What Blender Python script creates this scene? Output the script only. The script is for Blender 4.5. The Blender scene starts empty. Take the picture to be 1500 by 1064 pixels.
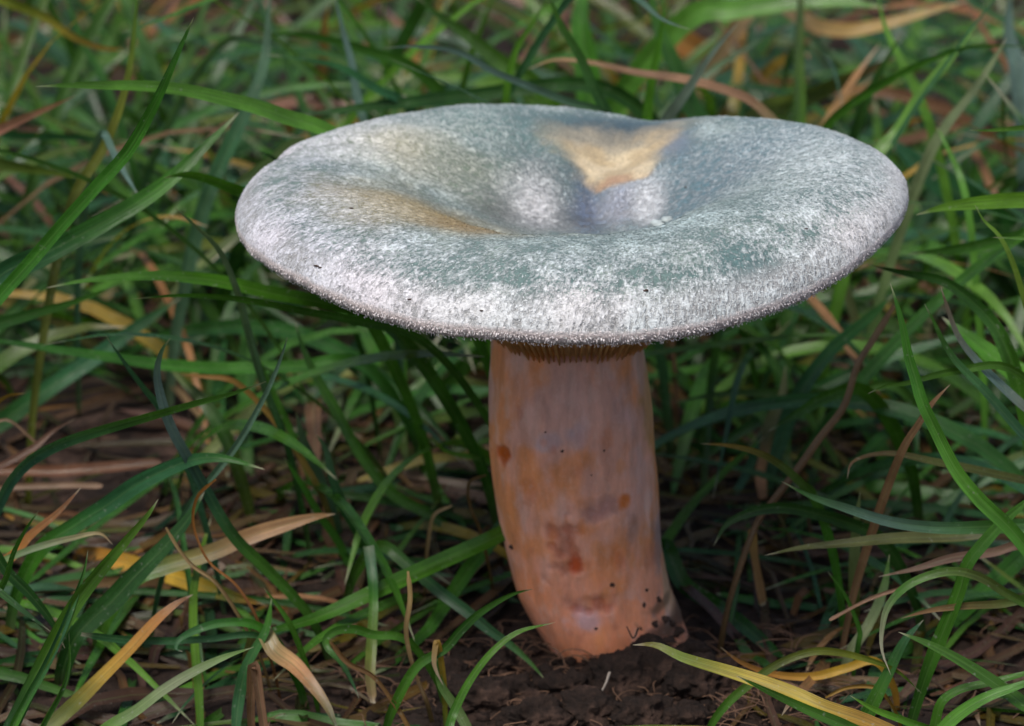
import bpy, math, random
import numpy as np
from mathutils import Vector, noise as mn

# everything below is laid out in centimetres (x across, y away, z up) and scaled to metres
S = 0.01
sc = bpy.context.scene
col = sc.collection
random.seed(11); rng = np.random.default_rng(11)

# ------------------------------------------------------------------ camera
CAM = np.array([-0.95, -42.65, 21.35]); PITCH = math.radians(21.3); FPX = 1500*100/36
cd = bpy.data.cameras.new('camera'); cam = bpy.data.objects.new('camera', cd); col.objects.link(cam)
cam.location = CAM*S; cam.rotation_euler = (math.pi/2-PITCH, 0, 0)
cd.lens = 100; cd.sensor_width = 36; cd.clip_start = 0.01; cd.clip_end = 200
cd.dof.use_dof = True; cd.dof.focus_distance = 0.412; cd.dof.aperture_fstop = 28
sc.camera = cam

# ------------------------------------------------------------------ sky, sun, exposure
SUN_EL, SUN_AZ = math.radians(64), math.radians(212)     # azimuth clockwise from +y: a high veiled sun
w = bpy.data.worlds.new('World'); sc.world = w; w.use_nodes = True
nt = w.node_tree; bg = nt.nodes['Background']
sky = nt.nodes.new('ShaderNodeTexSky'); sky.sky_type = 'NISHITA'; sky.sun_disc = False
sky.sun_elevation = SUN_EL; sky.sun_rotation = SUN_AZ; sky.air_density = 1.0; sky.dust_density = 4.0; sky.ozone_density = 1.0
nt.links.new(sky.outputs[0], bg.inputs[0]); bg.inputs[1].default_value = 0.085
ld = bpy.data.lights.new('sun', 'SUN'); ld.energy = 1.5; ld.angle = math.radians(20); ld.color = (1.0, .965, .92)
sun = bpy.data.objects.new('sun', ld); col.objects.link(sun)
sd = Vector((math.sin(SUN_AZ)*math.cos(SUN_EL), math.cos(SUN_AZ)*math.cos(SUN_EL), math.sin(SUN_EL)))
sun.rotation_euler = sd.to_track_quat('Z', 'Y').to_euler(); sun.location = (0, 0, 2)
sc.view_settings.view_transform = 'Standard'; sc.view_settings.look = 'None'
sc.view_settings.gamma = 1; sc.view_settings.use_curve_mapping = False
sc.view_settings.exposure = 0.85
sc.render.engine = 'CYCLES'; sc.cycles.use_denoising = True
sc.cycles.max_bounces = 6; sc.cycles.transparent_max_bounces = 4
sc.cycles.caustics_reflective = False; sc.cycles.caustics_refractive = False

# ------------------------------------------------------------------ helpers
FWD = np.array([0, math.cos(PITCH), -math.sin(PITCH)]); UP = np.array([0, math.sin(PITCH), math.cos(PITCH)])
def ray(px, py): return FWD + np.array([1., 0, 0])*(px-750)/FPX + UP*(532-py)/FPX
def at(px, py, Y): d = ray(px, py); return CAM + d*(Y-CAM[1])/d[1]
def at_z(px, py, Z): d = ray(px, py); return CAM + d*(Z-CAM[2])/d[2]
def proj(P):
    q = np.asarray(P, float)-CAM; dz = q@FWD
    return 750+FPX*q[..., 0]/dz, 532-FPX*(q@UP)/dz

def tag(o, label=None, cat=None, group=None, kind=None):
    for k, v in (('label', label), ('category', cat), ('group', group), ('kind', kind)):
        if v: o[k] = v
    return o
def mesh_obj(name, V, F, mat, parent=None, attrs=None, uv=None, smooth=True, loc=(0, 0, 0)):
    V = np.asarray(V, float)-np.asarray(loc); me = bpy.data.meshes.new(name)
    F = [tuple(int(i) for i in f) for f in F] if not isinstance(F, np.ndarray) else F
    if isinstance(F, np.ndarray):
        n = F.shape[1]; me.vertices.add(len(V)); me.vertices.foreach_set('co', (V*S).ravel())
        me.loops.add(F.size); me.loops.foreach_set('vertex_index', F.ravel().astype(np.int32))
        me.polygons.add(len(F)); me.polygons.foreach_set('loop_start', np.arange(0, F.size, n, dtype=np.int32))
        me.update(calc_edges=True)
    else:
        me.from_pydata((V*S).tolist(), [], F)
    for k, a in (attrs or {}).items():
        a = np.asarray(a, float)
        if a.ndim == 1:
            t = me.attributes.new(k, 'FLOAT', 'POINT'); t.data.foreach_set('value', a)
        else:
            t = me.attributes.new(k, 'FLOAT_COLOR', 'POINT'); t.data.foreach_set('color', np.c_[a, np.ones(len(a))].ravel())
    if uv is not None:
        ul = me.uv_layers.new(name='UVMap'); li = np.empty(len(me.loops), np.int32); me.loops.foreach_get('vertex_index', li)
        ul.data.foreach_set('uv', np.asarray(uv, float)[li].ravel())
    if smooth: me.polygons.foreach_set('use_smooth', [True]*len(me.polygons))
    me.materials.append(mat); me.update()
    o = bpy.data.objects.new(name, me); col.objects.link(o); o.location = np.asarray(loc)*S
    if parent: o.parent = parent; o.location = np.asarray(loc)*S-np.array(parent.location)
    return o
def grid_faces(nu, nv, closed=False, off=0):
    i, j = np.meshgrid(np.arange(nu-1), np.arange(nv if closed else nv-1), indexing='ij'); i = i.ravel(); j = j.ravel(); k = (j+1) % nv
    return np.c_[i*nv+j, i*nv+k, (i+1)*nv+k, (i+1)*nv+j]+off

# vectorised value noise (smooth, roughly -1..1)
def vnoise(P, seed=0):
    P = np.asarray(P, float); I = np.floor(P).astype(np.int64); f = P-I; f = f*f*(3-2*f); out = np.zeros(len(P))
    def h(a, b, c):
        n = (a*374761393+b*668265263+c*2147483647+seed*1274126177) & 0xffffffff
        n = ((n ^ (n >> 13))*1274126177) & 0xffffffff
        return ((n ^ (n >> 16)) & 0xffff)/32767.5-1
    for dx in (0, 1):
        for dy in (0, 1):
            for dz in (0, 1):
                wt = (f[:, 0] if dx else 1-f[:, 0])*(f[:, 1] if dy else 1-f[:, 1])*(f[:, 2] if dz else 1-f[:, 2])
                out += wt*h(I[:, 0]+dx, I[:, 1]+dy, I[:, 2]+dz)
    return out
def fbm(P, oct=4, seed=0):
    P = np.asarray(P, float); a = 1.; s = np.zeros(len(P))
    for k in range(oct): s += a*vnoise(P*2**k+k*17.3, seed+k); a *= .5
    return s
def lerp(a, b, t): return a+(b-a)*t
def mixc(a, b, t): t = np.clip(t, 0, 1)[:, None]; return a*(1-t)+np.asarray(b)*t
def sstep(a, b, x): t = np.clip((x-a)/(b-a), 0, 1); return t*t*(3-2*t)

# ------------------------------------------------------------------ materials
def newmat(name):
    m = bpy.data.materials.new(name); m.use_nodes = True; n = m.node_tree
    return m, n, n.nodes['Principled BSDF'], n.nodes['Material Output']
def N(n, t, **kw):
    x = n.nodes.new('ShaderNode'+t)
    for k, v in kw.items():
        if k in x.inputs: x.inputs[k].default_value = v
        else: setattr(x, k, v)
    return x
def attr(n, name): return N(n, 'Attribute', attribute_name=name)
def mixrgb(n, a, b, fac, blend='MIX'):
    x = n.nodes.new('ShaderNodeMix'); x.data_type = 'RGBA'; x.blend_type = blend
    for s, v in ((0, fac), (6, a), (7, b)):
        if isinstance(v, bpy.types.NodeSocket): n.links.new(v, x.inputs[s])
        else: x.inputs[s].default_value = v if s == 0 else (*v, 1)
    return x.outputs[2]
def ramp(n, src, stops):
    r = n.nodes.new('ShaderNodeValToRGB'); e = r.color_ramp.elements
    while len(e) < len(stops): e.new(.5)
    for i, (p, c) in enumerate(stops): e[i].position = p; e[i].color = (c, c, c, 1) if not isinstance(c, tuple) else (*c, 1)
    n.links.new(src, r.inputs[0]); return r.outputs[0]
def bump(n, bs, src, strength, dist):
    b = N(n, 'Bump'); b.inputs['Strength'].default_value = strength; b.inputs['Distance'].default_value = dist*S
    n.links.new(src, b.inputs['Height']); n.links.new(b.outputs[0], bs.inputs['Normal'])
def mathn(n, op, a, b=None):
    x = N(n, 'Math', operation=op)
    for i, v in enumerate((a, b)):
        if v is None: continue
        if isinstance(v, bpy.types.NodeSocket): n.links.new(v, x.inputs[i])
        else: x.inputs[i].default_value = v
    return x.outputs[0]

def blade_material():
    m, n, bs, out = newmat('grass leaf surface')
    c = attr(n, 'tint').outputs[0]; uv = N(n, 'UVMap'); sep = N(n, 'SeparateXYZ'); n.links.new(uv.outputs[0], sep.inputs[0])
    # parallel veins run along the leaf, a pale keel down its middle
    mp = N(n, 'Mapping'); mp.inputs['Scale'].default_value = (16, 1.2, 1); n.links.new(uv.outputs[0], mp.inputs[0])
    ve = N(n, 'TexNoise', Scale=1.0, Detail=2.0); n.links.new(mp.outputs[0], ve.inputs['Vector'])
    v = ramp(n, ve.outputs[0], [(.3, .68), (.7, 1.3)])
    geo = N(n, 'TexCoord'); no = N(n, 'TexNoise', Scale=160.0, Detail=4.0); n.links.new(geo.outputs['Object'], no.inputs['Vector'])
    blot = ramp(n, no.outputs[0], [(.3, .72), (.7, 1.25)])
    c1 = mixrgb(n, c, v, 1.0, 'MULTIPLY'); c2 = mixrgb(n, c1, blot, 1.0, 'MULTIPLY')
    keel = ramp(n, sep.outputs[0], [(.44, 0.0), (.5, 1.0), (.56, 0.0)])
    c3 = mixrgb(n, c2, (.16, .24, .09), mathn(n, 'MULTIPLY', keel, .22))
    n2 = N(n, 'TexNoise', Scale=1400.0, Detail=2.0); n.links.new(geo.outputs['Object'], n2.inputs['Vector'])
    specks = ramp(n, n2.outputs[0], [(.66, 0.0), (.74, 1.0)])
    c4 = mixrgb(n, c3, (.3, .32, .25), mathn(n, 'MULTIPLY', specks, .35))
    n.links.new(c4, bs.inputs['Base Color'])
    rr = ramp(n, no.outputs[0], [(.3, .15), (.7, .34)]); n.links.new(rr, bs.inputs['Roughness'])
    bs.inputs['Specular IOR Level'].default_value = .27
    bump(n, bs, ve.outputs[0], .45, .02)
    tr = N(n, 'BsdfTranslucent'); tc = mixrgb(n, c3, (1.5, 1.5, .55), 1.0, 'MULTIPLY'); n.links.new(tc, tr.inputs[0])
    mx = N(n, 'MixShader'); mx.inputs[0].default_value = .28
    n.links.new(bs.outputs[0], mx.inputs[1]); n.links.new(tr.outputs[0], mx.inputs[2]); n.links.new(mx.outputs[0], out.inputs[0])
    return m
def soil_material(name, fine=1.0):
    m, n, bs, out = newmat(name); geo = N(n, 'TexCoord')
    a = N(n, 'TexNoise', Scale=90.0*fine, Detail=8.0, Roughness=.65); n.links.new(geo.outputs['Object'], a.inputs['Vector'])
    b = N(n, 'TexNoise', Scale=600.0*fine, Detail=5.0, Roughness=.7); n.links.new(geo.outputs['Object'], b.inputs['Vector'])
    c = ramp(n, a.outputs[0], [(.3, (.008, .005, .0035)), (.52, (.025, .0145, .010)), (.75, (.11, .064, .046))])
    d = ramp(n, b.outputs[0], [(.3, .5), (.7, 1.5)])
    n.links.new(mixrgb(n, c, d, 1.0, 'MULTIPLY'), bs.inputs['Base Color'])
    bs.inputs['Roughness'].default_value = .85; bs.inputs['Specular IOR Level'].default_value = .25
    bump(n, bs, mathn(n, 'ADD', a.outputs[0], mathn(n, 'MULTIPLY', b.outputs[0], .5)), .9, .25)
    return m
M_BLADE = blade_material(); M_SOIL = soil_material('dark crumbly soil')

# ------------------------------------------------------------------ ground
def ground_z(P):
    P = np.asarray(P, float); x, y = P[:, 0], P[:, 1]; Q = np.c_[x, y, 0*x]
    near = np.exp(-((x/60)**2+((y-15)/70)**2))
    z = (.35*fbm(Q*.22, 3, 3)+.16*fbm(Q*.9, 4, 8)*1.0)*near + (1-near)*2.0*vnoise(Q*.02, 5)
    mound = np.exp(-(((x-1.1)/2.3)**2+((y+1.9)/1.7)**2)); base = np.exp(-((x-.8)**2+(y+.2)**2)/9)
    return z*(1-.75*base) - .05 + .25*mound*(1+.8*fbm(Q*1.7, 4, 21)) - .35*base
def stretch(n, fine, far, c=0.0):
    t = np.linspace(-1, 1, n); return c+np.where(abs(t) < .8, t/.8*fine, np.sign(t)*(fine+(far-fine)*((abs(t)-.8)/.2)**4))
gx = stretch(300, 32, 3000); gy = stretch(360, 34, 3000, 22)
X, Y = np.meshgrid(gx, gy, indexing='ij'); GP = np.c_[X.ravel(), Y.ravel()]
GV = np.c_[GP, ground_z(GP)]
_gzg = GV[:, 2].reshape(300, 360)
def gzv(P):
    P = np.atleast_2d(np.asarray(P, float)); i = np.clip((P[:, 0]-gx[30])/(gx[31]-gx[30])+30, 30, 268); j = np.clip((P[:, 1]-gy[36])/(gy[37]-gy[36])+36, 36, 322)
    a = i.astype(int); b = j.astype(int); u = i-a; v = j-b
    return (_gzg[a, b]*(1-u)+_gzg[a+1, b]*u)*(1-v)+(_gzg[a, b+1]*(1-u)+_gzg[a+1, b+1]*u)*v
gnd = mesh_obj('ground', GV, grid_faces(300, 360), M_SOIL); gnd['kind'] = 'structure'
# ------------------------------------------------------------------ mushroom
CZ = 7.42
def catmull(P, n):
    P = np.asarray(P, float); d = np.r_[0, np.cumsum(np.sqrt(np.linalg.norm(np.diff(P, axis=0), axis=1))+1e-6)]
    E = np.vstack([2*P[0]-P[1], P, 2*P[-1]-P[-2]]); de = np.r_[d[0]-(d[1]-d[0]), d, d[-1]+(d[-1]-d[-2])]
    t = np.linspace(0, d[-1], n); i = np.clip(np.searchsorted(d, t, 'right')-1, 0, len(P)-2); x = t[:, None]
    p0, p1, p2, p3 = E[i], E[i+1], E[i+2], E[i+3]; t0, t1, t2, t3 = (de[i+q][:, None] for q in range(4))
    a1 = (t1-x)/(t1-t0)*p0+(x-t0)/(t1-t0)*p1; a2 = (t2-x)/(t2-t1)*p1+(x-t1)/(t2-t1)*p2; a3 = (t3-x)/(t3-t2)*p2+(x-t2)/(t3-t2)*p3
    b1 = (t2-x)/(t2-t0)*a1+(x-t0)/(t2-t0)*a2; b2 = (t3-x)/(t3-t1)*a2+(x-t1)/(t3-t1)*a3
    return (t2-x)/(t2-t1)*b1+(x-t1)/(t2-t1)*b2
# outline radius by angle (deg, 0 = +x, 90 = away), rim height by angle
ANG = [0, 15, 30, 45, 60, 75, 90, 105, 120, 135, 150, 165, 180, 195, 210, 225, 240, 255, 270, 285, 300, 315, 330, 345]
RAD = [5.27, 5.25, 5.25, 5.2, 5.15, 5.05, 5.15, 5.22, 5.25, 5.2, 5.22, 5.22, 5.3, 5.3, 5.25, 5.15, 5.08, 5.02, 4.98, 4.98, 5.0, 5.05, 5.15, 5.22]
RZ = [.5, .4, .24, .03, -.2, -.34, -.08, .1, .18, .27, .42, .42, .36, .44, .42, .28, .13, .04, -.02, -.01, .07, .22, .4, .52]
def per(a, tab): return np.interp(np.mod(np.degrees(a), 360), ANG+[360], tab+[tab[0]])
def smooth_per(a, tab): return sum(per(a+math.radians(d), tab)*wt for d, wt in ((-10, .2), (-5, .2), (0, .2), (5, .2), (10, .2)))
PROF_S = [0, .1, .2, .3, .4, .5, .6, .7, .8, .88, .94, .98, 1.0]
PROF_Z = [-.5, -.47, -.36, -.17, .04, .25, .38, .43, .4, .27, .09, -.1, -.28]
def pchip(x, xs, ys):
    t = catmull(np.c_[xs, ys], 400); return np.interp(x, t[:, 0], t[:, 1])
NA = 420; SS = np.r_[np.linspace(0.004, .9, 120), np.linspace(.906, .999, 34)]
def cap_top(s, a):
    """top surface of the cap in cap space (cm, z from the rim plane)"""
    s, a = np.broadcast_arrays(np.asarray(s, float), np.asarray(a, float)); s = s.ravel(); a = a.ravel()
    R = smooth_per(a, RAD)*(1+.004*vnoise(np.c_[np.cos(a)*6, np.sin(a)*6, 0*a], 3))
    # the fold in the rim behind the left side
    R = R*(1-.030*np.exp(-((np.degrees(a) % 360-163)/3.2)**2)*s**4)
    c = np.array([.2, .35]); k = (1-s)**1.6
    x = c[0]*k+R*s*np.cos(a); y = c[1]*k+R*s*np.sin(a)
    z = pchip(s, PROF_S, PROF_Z)+smooth_per(a, RZ)*s**2
    fr = np.clip(-np.sin(a), 0, 1)                     # front lip of the funnel is tight
    z += fr**1.5*.02*np.exp(-((s-.45)/.1)**2)-fr**1.5*.10*np.exp(-((s-.25)/.1)**2)
    P = np.c_[x, y, 0*x]
    z += .05*fbm(P*.45, 3, 5)*(.3+.7*np.sin(np.pi*np.clip(s, 0, 1)))
    g = lambda px, py, rx, ry, rot=0.: np.exp(-(((x-px)*math.cos(rot)+(y-py)*math.sin(rot))/rx)**2-((-(x-px)*math.sin(rot)+(y-py)*math.cos(rot))/ry)**2)
    z -= .30*g(.72, 2.6, .95, .65, -.1)               # the tan pocket behind the funnel
    z -= .12*g(1.6, 4.6, .55, .9)                      # notch it leaves in the far rim
    z += .20*g(-.45, 1.75, .6, .4, -.4)               # swollen lobes inside the funnel
    z += .16*g(-.5, .95, .5, .4)
    z += .14*g(.85, 1.15, .42, .3)
    z -= .12*g(.36, 1.3, .14, .7, .2)                 # cleft between them
    z -= .07*g(-3.6, 1.5, 1.9, .22, -.05)              # crease running in from the fold
    z += .07*fbm(P*1.3, 4, 303)*sstep(.62, .3, s)+.012*fbm(P*3.2, 3, 305)
    z += .03*vnoise(np.c_[a*4, s*3, 0*a], 9)*s
    return np.c_[x, y, z]
ROLL = math.radians(-1.4)
def cap_world(P):
    x, y, z = P[:, 0], P[:, 1], P[:, 2]
    return np.c_[x*math.cos(ROLL)+z*math.sin(ROLL), y, CZ-x*math.sin(ROLL)+z*math.cos(ROLL)]
A = np.linspace(0, 2*np.pi, NA, endpoint=False)
sg, ag = np.meshgrid(SS, A, indexing='ij')
top = cap_top(sg, ag)
# margin: rolls under, then the flesh runs in to the gills
Rim = top.reshape(len(SS), NA, 3)[-1]
und = []
for dr, dz in ((.012, -.08), (-.01, -.17), (-.07, -.24), (-.17, -.26)):
    rr = np.linalg.norm(Rim[:, :2], axis=1); f = ((rr+dr)/rr)[:, None]; und.append(np.c_[Rim[:, :2]*f, Rim[:, 2]+dz])
for q in np.linspace(0.06, 1, 16):
    last = und[3]; rr = np.linalg.norm(last[:, :2], axis=1); tgt = lerp(rr, 1.25, q); f = (tgt/rr)[:, None]
    z = lerp(last[:, 2], -2.1, .22*q+.78*q**4)
    und.append(np.c_[last[:, :2]*f, z])
CV = np.vstack([top]+und); nrows = len(SS)+len(und)
CW = cap_world(CV)

_tw = cap_world(top); _tx, _ty = proj(_tw); _td = np.linalg.norm(_tw-CAM, axis=1)
def cap_pt(px, py, z=.3):
    """cap-space x,y of the visible point of the cap at a photo point"""
    m = np.where(np.hypot(_tx-px, _ty-py) < 7)[0]; i = m[np.argmin(_td[m])]; return top[i, 0], top[i, 1]
def cap_tint(P, s, a):
    """albedo zones: returns ground colour, hair colour, hair density"""
    x, y = P[:, 0], P[:, 1]; Q = np.c_[x, y, 0*x]; n = len(x)
    wf = [fbm(Q*1.6+q*9.7, 3, 500+q) for q in range(3)]
    def blob(px, py, rx, ry, z=.3, rot=0., wob=.25):
        cx, cy = cap_pt(px, py, z); ex = rx/95.; ey = ry/34.
        dx = x-cx; dy = y-cy; c_, s_ = math.cos(rot), math.sin(rot)
        return np.exp(-(np.hypot((dx*c_+dy*s_)/ex, (-dx*s_+dy*c_)/ey)*(1+wob*wf[int(px) % 3]))**2.4)
    base = np.tile(np.array([.12, .18, .165]), (n, 1)); nz = fbm(Q*.9, 4, 40); nz2 = fbm(Q*2.6, 3, 60)
    base = mixc(base, (.10, .165, .158), .5+.6*nz); base = mixc(base, (.17, .24, .20), sstep(.1, .9, nz2))
    white = np.full(n, .43)+.12*nz2+.10*nz
    white = np.where(y < -.2, white+.05*sstep(-.4, -2.6, y), white)
    white -= .15*sstep(.36, .12, s)
    hair = mixc(np.tile(np.array([.58, .635, .64]), (n, 1)), (.46, .60, .59), sstep(.85, .6, s)*.7)
    def put(m, c, h=None, wv=None, k=1.):
        nonlocal base, hair, white
        base = mixc(base, c, m*k)
        if h is not None: hair = mixc(hair, h, m*k)
        if wv is not None: white = white*(1-m)+wv*m
    put(blob(1080, 225, 210, 48), (.075, .15, .175), (.50, .58, .61), .44)
    put(blob(1220, 235, 110, 55), (.11, .18, .175), (.62, .68, .68), .55, .8)
    put(blob(1010, 285, 90, 35, 0), (.08, .15, .175), (.5, .56, .6), .36)
    put(blob(760, 180, 190, 24), (.09, .17, .16), (.50, .58, .56), .42)
    put(blob(560, 205, 150, 45), (.17, .22, .15), (.66, .66, .58), .62)
    put(blob(600, 215, 60, 25), (.28, .25, .12), (.70, .66, .50), .55, .7)
    put(blob(625, 305, 150, 36, .2, -.15), (.26, .18, .04), (.58, .45, .22), .5)
    put(blob(680, 325, 70, 18, .3, -.25), (.24, .15, .035), (.50, .36, .15), .42, .9)
    put(blob(540, 295, 80, 25, .3), (.26, .24, .12), (.68, .64, .50), .55, .6)
    put(blob(740, 300, 45, 26, 0, -.3), (.09, .09, .07), (.40, .40, .35), .3, .8)
    put(blob(770, 240, 90, 26, .1), (.06, .12, .12), (.46, .54, .52), .33)
    put(blob(680, 245, 70, 25, .1), (.13, .17, .12), (.58, .60, .50), .42)
    put(blob(790, 300, 55, 35, -.1), (.20, .22, .22), (.62, .62, .62), .62)
    put(blob(862, 300, 30, 40, -.3), (.08, .11, .17), (.42, .46, .5), .3)
    put(blob(905, 292, 34, 24, -.2), (.30, .33, .40), (.56, .58, .64), .40)
    put(blob(945, 285, 26, 26, -.2), (.42, .44, .46), (.66, .67, .68), .6, .8)
    # bare tan flesh of the pocket with a dark upper border
    put(blob(905, 188, 130, 22, .25, 0, .15), (.035, .065, .085), (.25, .32, .35), .14)
    put(blob(985, 205, 40, 20, .2, 0, .2), (.13, .15, .20), (.36, .4, .44), .15, .7)
    cx, yt = cap_pt(895, 203); yb = cap_pt(905, 268)[1]; h = np.clip((y-yb)/(yt-yb), 0, 1.4)+.07*nz2+.06*fbm(Q*6, 3, 411)
    tri = sstep(1.4, .55, abs(x-cx-.1+.12*fbm(Q*4, 3, 412))/(1.12*np.clip(h, .001, 1)**.55)*(1+.05*nz))*sstep(yb-.05, yb+.3, y)*sstep(1.25, .85, h+.25*nz*.4)
    put(tri, (.42, .32, .18), (.62, .52, .34), .12, .92)
    put(tri*sstep(.35, .1, h), (.30, .16, .10), None, None, .7)
    put(tri*sstep(-.1, .8, nz2), (.60, .50, .33), None, None, .6); put(tri*sstep(.75, 1.1, h), (.10, .12, .12), None, None, .85)
    # teal streaks in the white felt
    put(blob(1110, 400, 90, 26), (.075, .14, .14), None, None)
    white -= .05*blob(1090, 395, 120, 30)+.03*blob(820, 350, 200, 14)
    rimz = sstep(.90, .98, s); pink = sstep(.82, .96, s)*(.5+.5*nz)
    base = mixc(base, (.40, .36, .36), rimz*.6); hair = mixc(hair, (.70, .60, .60), pink*.65); white = white+.13*sstep(.88, .99, s)
    hair = mixc(hair, (.58, .59, .66), sstep(-1.5, -4.2, x)*sstep(.5, .85, s)*.6)
    return np.clip(base, .01, 1), np.clip(hair, .02, 1), np.clip(white, 0.0, 1)
sflat = sg.ravel(); aflat = ag.ravel()
tb, th, tw = cap_tint(top, sflat, aflat)
nu = len(und)*NA
GILLC = np.array([.78, .48, .20])
ub = np.tile(GILLC*.8, (nu, 1)); ub[:3*NA] = (.52, .45, .43); ub[3*NA:4*NA] = (.42, .3, .16)
base_c = np.vstack([tb, ub]); hair_c = np.vstack([th, ub]); white_c = np.r_[tw, np.r_[np.full(3*NA, .8), np.zeros(nu-3*NA)]]
uvv = np.c_[np.tile(A/(2*np.pi), nrows), np.repeat(np.r_[SS, np.full(len(und), 1.02)], NA)]
def cap_material():
    m, n, bs, out = newmat('felted cap skin'); b = attr(n, 'ground_tint').outputs[0]; h = attr(n, 'felt_tint').outputs[0]; wv = attr(n, 'felt').outputs[2]
    geo = N(n, 'TexCoord'); rd = attr(n, 'streak')
    n1 = N(n, 'TexNoise', Scale=2600.0, Detail=4.0, Roughness=.62); n.links.new(rd.outputs[1], n1.inputs['Vector'])
    n2 = N(n, 'TexNoise', Scale=800.0, Detail=3.0, Roughness=.6); n.links.new(geo.outputs['Object'], n2.inputs['Vector'])
    v = mathn(n, 'ADD', mathn(n, 'MULTIPLY', n1.outputs[0], .75), mathn(n, 'MULTIPLY', n2.outputs[0], .45))
    # felt covers the skin where the noise lies under the local cover
    d = mathn(n, 'SUBTRACT', mathn(n, 'ADD', mathn(n, 'MULTIPLY', wv, .66), .29), v)
    f = ramp(n, mathn(n, 'ADD', mathn(n, 'MULTIPLY', d, 4.0), .5), [(0.15, 0.0), (.95, .92)])
    n3 = N(n, 'TexNoise', Scale=2300.0, Detail=2.0); n.links.new(geo.outputs['Object'], n3.inputs['Vector'])
    g = ramp(n, n3.outputs[0], [(.3, .72), (.7, 1.2)])
    n.links.new(mixrgb(n, mixrgb(n, b, h, f), g, 1.0, 'MULTIPLY'), bs.inputs['Base Color'])
    bs.inputs['Roughness'].default_value = .7; bs.inputs['Specular IOR Level'].default_value = .3
    bs.inputs['Sheen Weight'].default_value = .15
    bump(n, bs, mathn(n, 'ADD', f, mathn(n, 'MULTIPLY', n3.outputs[0], .5)), .9, .04)
    return m
M_CAP = cap_material()
# streak space: stretched along the radius so the felt lies outwards
rr = np.hypot(CV[:, 0]-.2, CV[:, 1]-.5); aa = np.arctan2(CV[:, 1]-.5, CV[:, 0]-.2)
shear = aa+rr*.05
streak = np.c_[np.cos(shear)*3.6, np.sin(shear)*3.6, rr*.5]*S
mush = bpy.data.objects.new('mushroom', None); col.objects.link(mush); mush.location = np.array([.6, -.2, 0])*S
tag(mush, 'blue-green funnel-capped mushroom with felted cap and stout orange-pink stem', 'mushroom')
cap = mesh_obj('cap', CW, grid_faces(nrows, NA, True)[:, ::-1], M_CAP, mush, {'ground_tint': base_c, 'felt_tint': hair_c, 'felt': white_c, 'streak': streak}, uvv)
cap['label'] = 'pale blue-green felted cap with a sunken centre and a tan hollow'

# felt: short hairs lying outwards over the skin, standing off the margin
def fuzz(nh):
    s = np.sqrt(rng.uniform(.01, 1.0, nh)); k = rng.random(nh) < .16; s[k] = rng.uniform(.90, 1.06, k.sum())
    a = rng.uniform(0, 2*np.pi, nh); on = s <= .999
    eps = .004
    def surf(s, a):
        t = cap_top(np.minimum(s, .999), a); ov = np.clip(s-.999, 0, 1)/.06   # the rolled-under margin
        r = np.hypot(t[:, 0], t[:, 1]); dr = np.where(ov > 0, .012*np.sin(ov*np.pi)-.07*np.clip(ov-.6, 0, 1)/.4, 0); dz = np.where(ov > 0, -.27*ov, 0)
        return np.c_[t[:, :2]*((r+dr)/r)[:, None], t[:, 2]+dz]
    P = surf(s, a); ds = surf(s+eps*np.where(s > .99, 1, 1), a)-P; da = surf(s, a+.003)-P
    u = ds/np.linalg.norm(ds, axis=1)[:, None]; v = da/np.linalg.norm(da, axis=1)[:, None]
    nrm = np.cross(u, v); nrm /= np.linalg.norm(nrm, axis=1)[:, None]; nrm *= np.where((nrm[:, 2] < 0) & (s < .97), -1, 1)[:, None]
    rdir = np.c_[np.cos(a), np.sin(a), 0*a]; flip = ((nrm*rdir).sum(1) < 0) & (s >= .97); nrm[flip] *= -1
    b, h, wv = cap_tint(P, np.minimum(s, .999), a)
    wv = np.where(on, wv, .85); h[~on] = (.80, .73, .72)
    cl = fbm(P*30., 2, 177)*.46+.11*fbm(P*9., 2, 178); keep = (rng.random(nh) < np.clip((wv-.1)*1.3, 0, 1)) & ((cl < (wv-.5)*1.5+.12) | (s > .96)); P, u, v, nrm, h, b, s, wv = (q[keep] for q in (P, u, v, nrm, h, b, s, wv)); m = len(P)
    clump = fbm(P*5.0, 3, 77)
    th = rng.normal(.25, .55, m)+.6*vnoise(P*4, 31); d = u*np.cos(th)[:, None]+v*np.sin(th)[:, None]
    side = np.cross(nrm, d); L = rng.uniform(.025, .07, m)*np.where(s > .95, .62, 1.); wd = rng.uniform(.003, .0085, m)
    lift = np.where(s > .95, rng.uniform(.05, .35, m), rng.uniform(.05, .3, m))
    p0 = P-nrm*.006; p1 = P+d*(L*.55)[:, None]+nrm*(L*.5*lift+.003)[:, None]; p2 = P+d*L[:, None]+nrm*(L*lift*.75)[:, None]+side*(rng.normal(0, .25, m)*L)[:, None]
    W = side*wd[:, None]
    V = np.stack([p0-W, p0+W, p1-W*.9, p1+W*.9, p2], 1).reshape(-1, 3); o = np.arange(m)*5
    T = np.concatenate([np.c_[o, o+1, o+3], np.c_[o, o+3, o+2], np.c_[o+2, o+3, o+4]])
    c = h*(rng.uniform(.66, 1.12, m))[:, None]; dk = rng.random(m) < .24; c[dk] = (b[dk]*1.3+.05)
    return cap_world(V), T, np.repeat(np.clip(c, 0, .85), 5, 0)
def hair_material():
    m, n, bs, out = newmat('felt hair'); n.links.new(attr(n, 'tint').outputs[0], bs.inputs['Base Color']); bs.inputs['Roughness'].default_value = .8
    bs.inputs['Specular IOR Level'].default_value = .08; return m
FV, FT, FC = fuzz(150000)
fz = mesh_obj('felt_hair', FV, FT, hair_material(), cap, {'tint': FC}, smooth=False); fz['kind'] = 'stuff'
fz.location = np.array([0, 0, 0])-0*np.array(mush.location)

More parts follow.
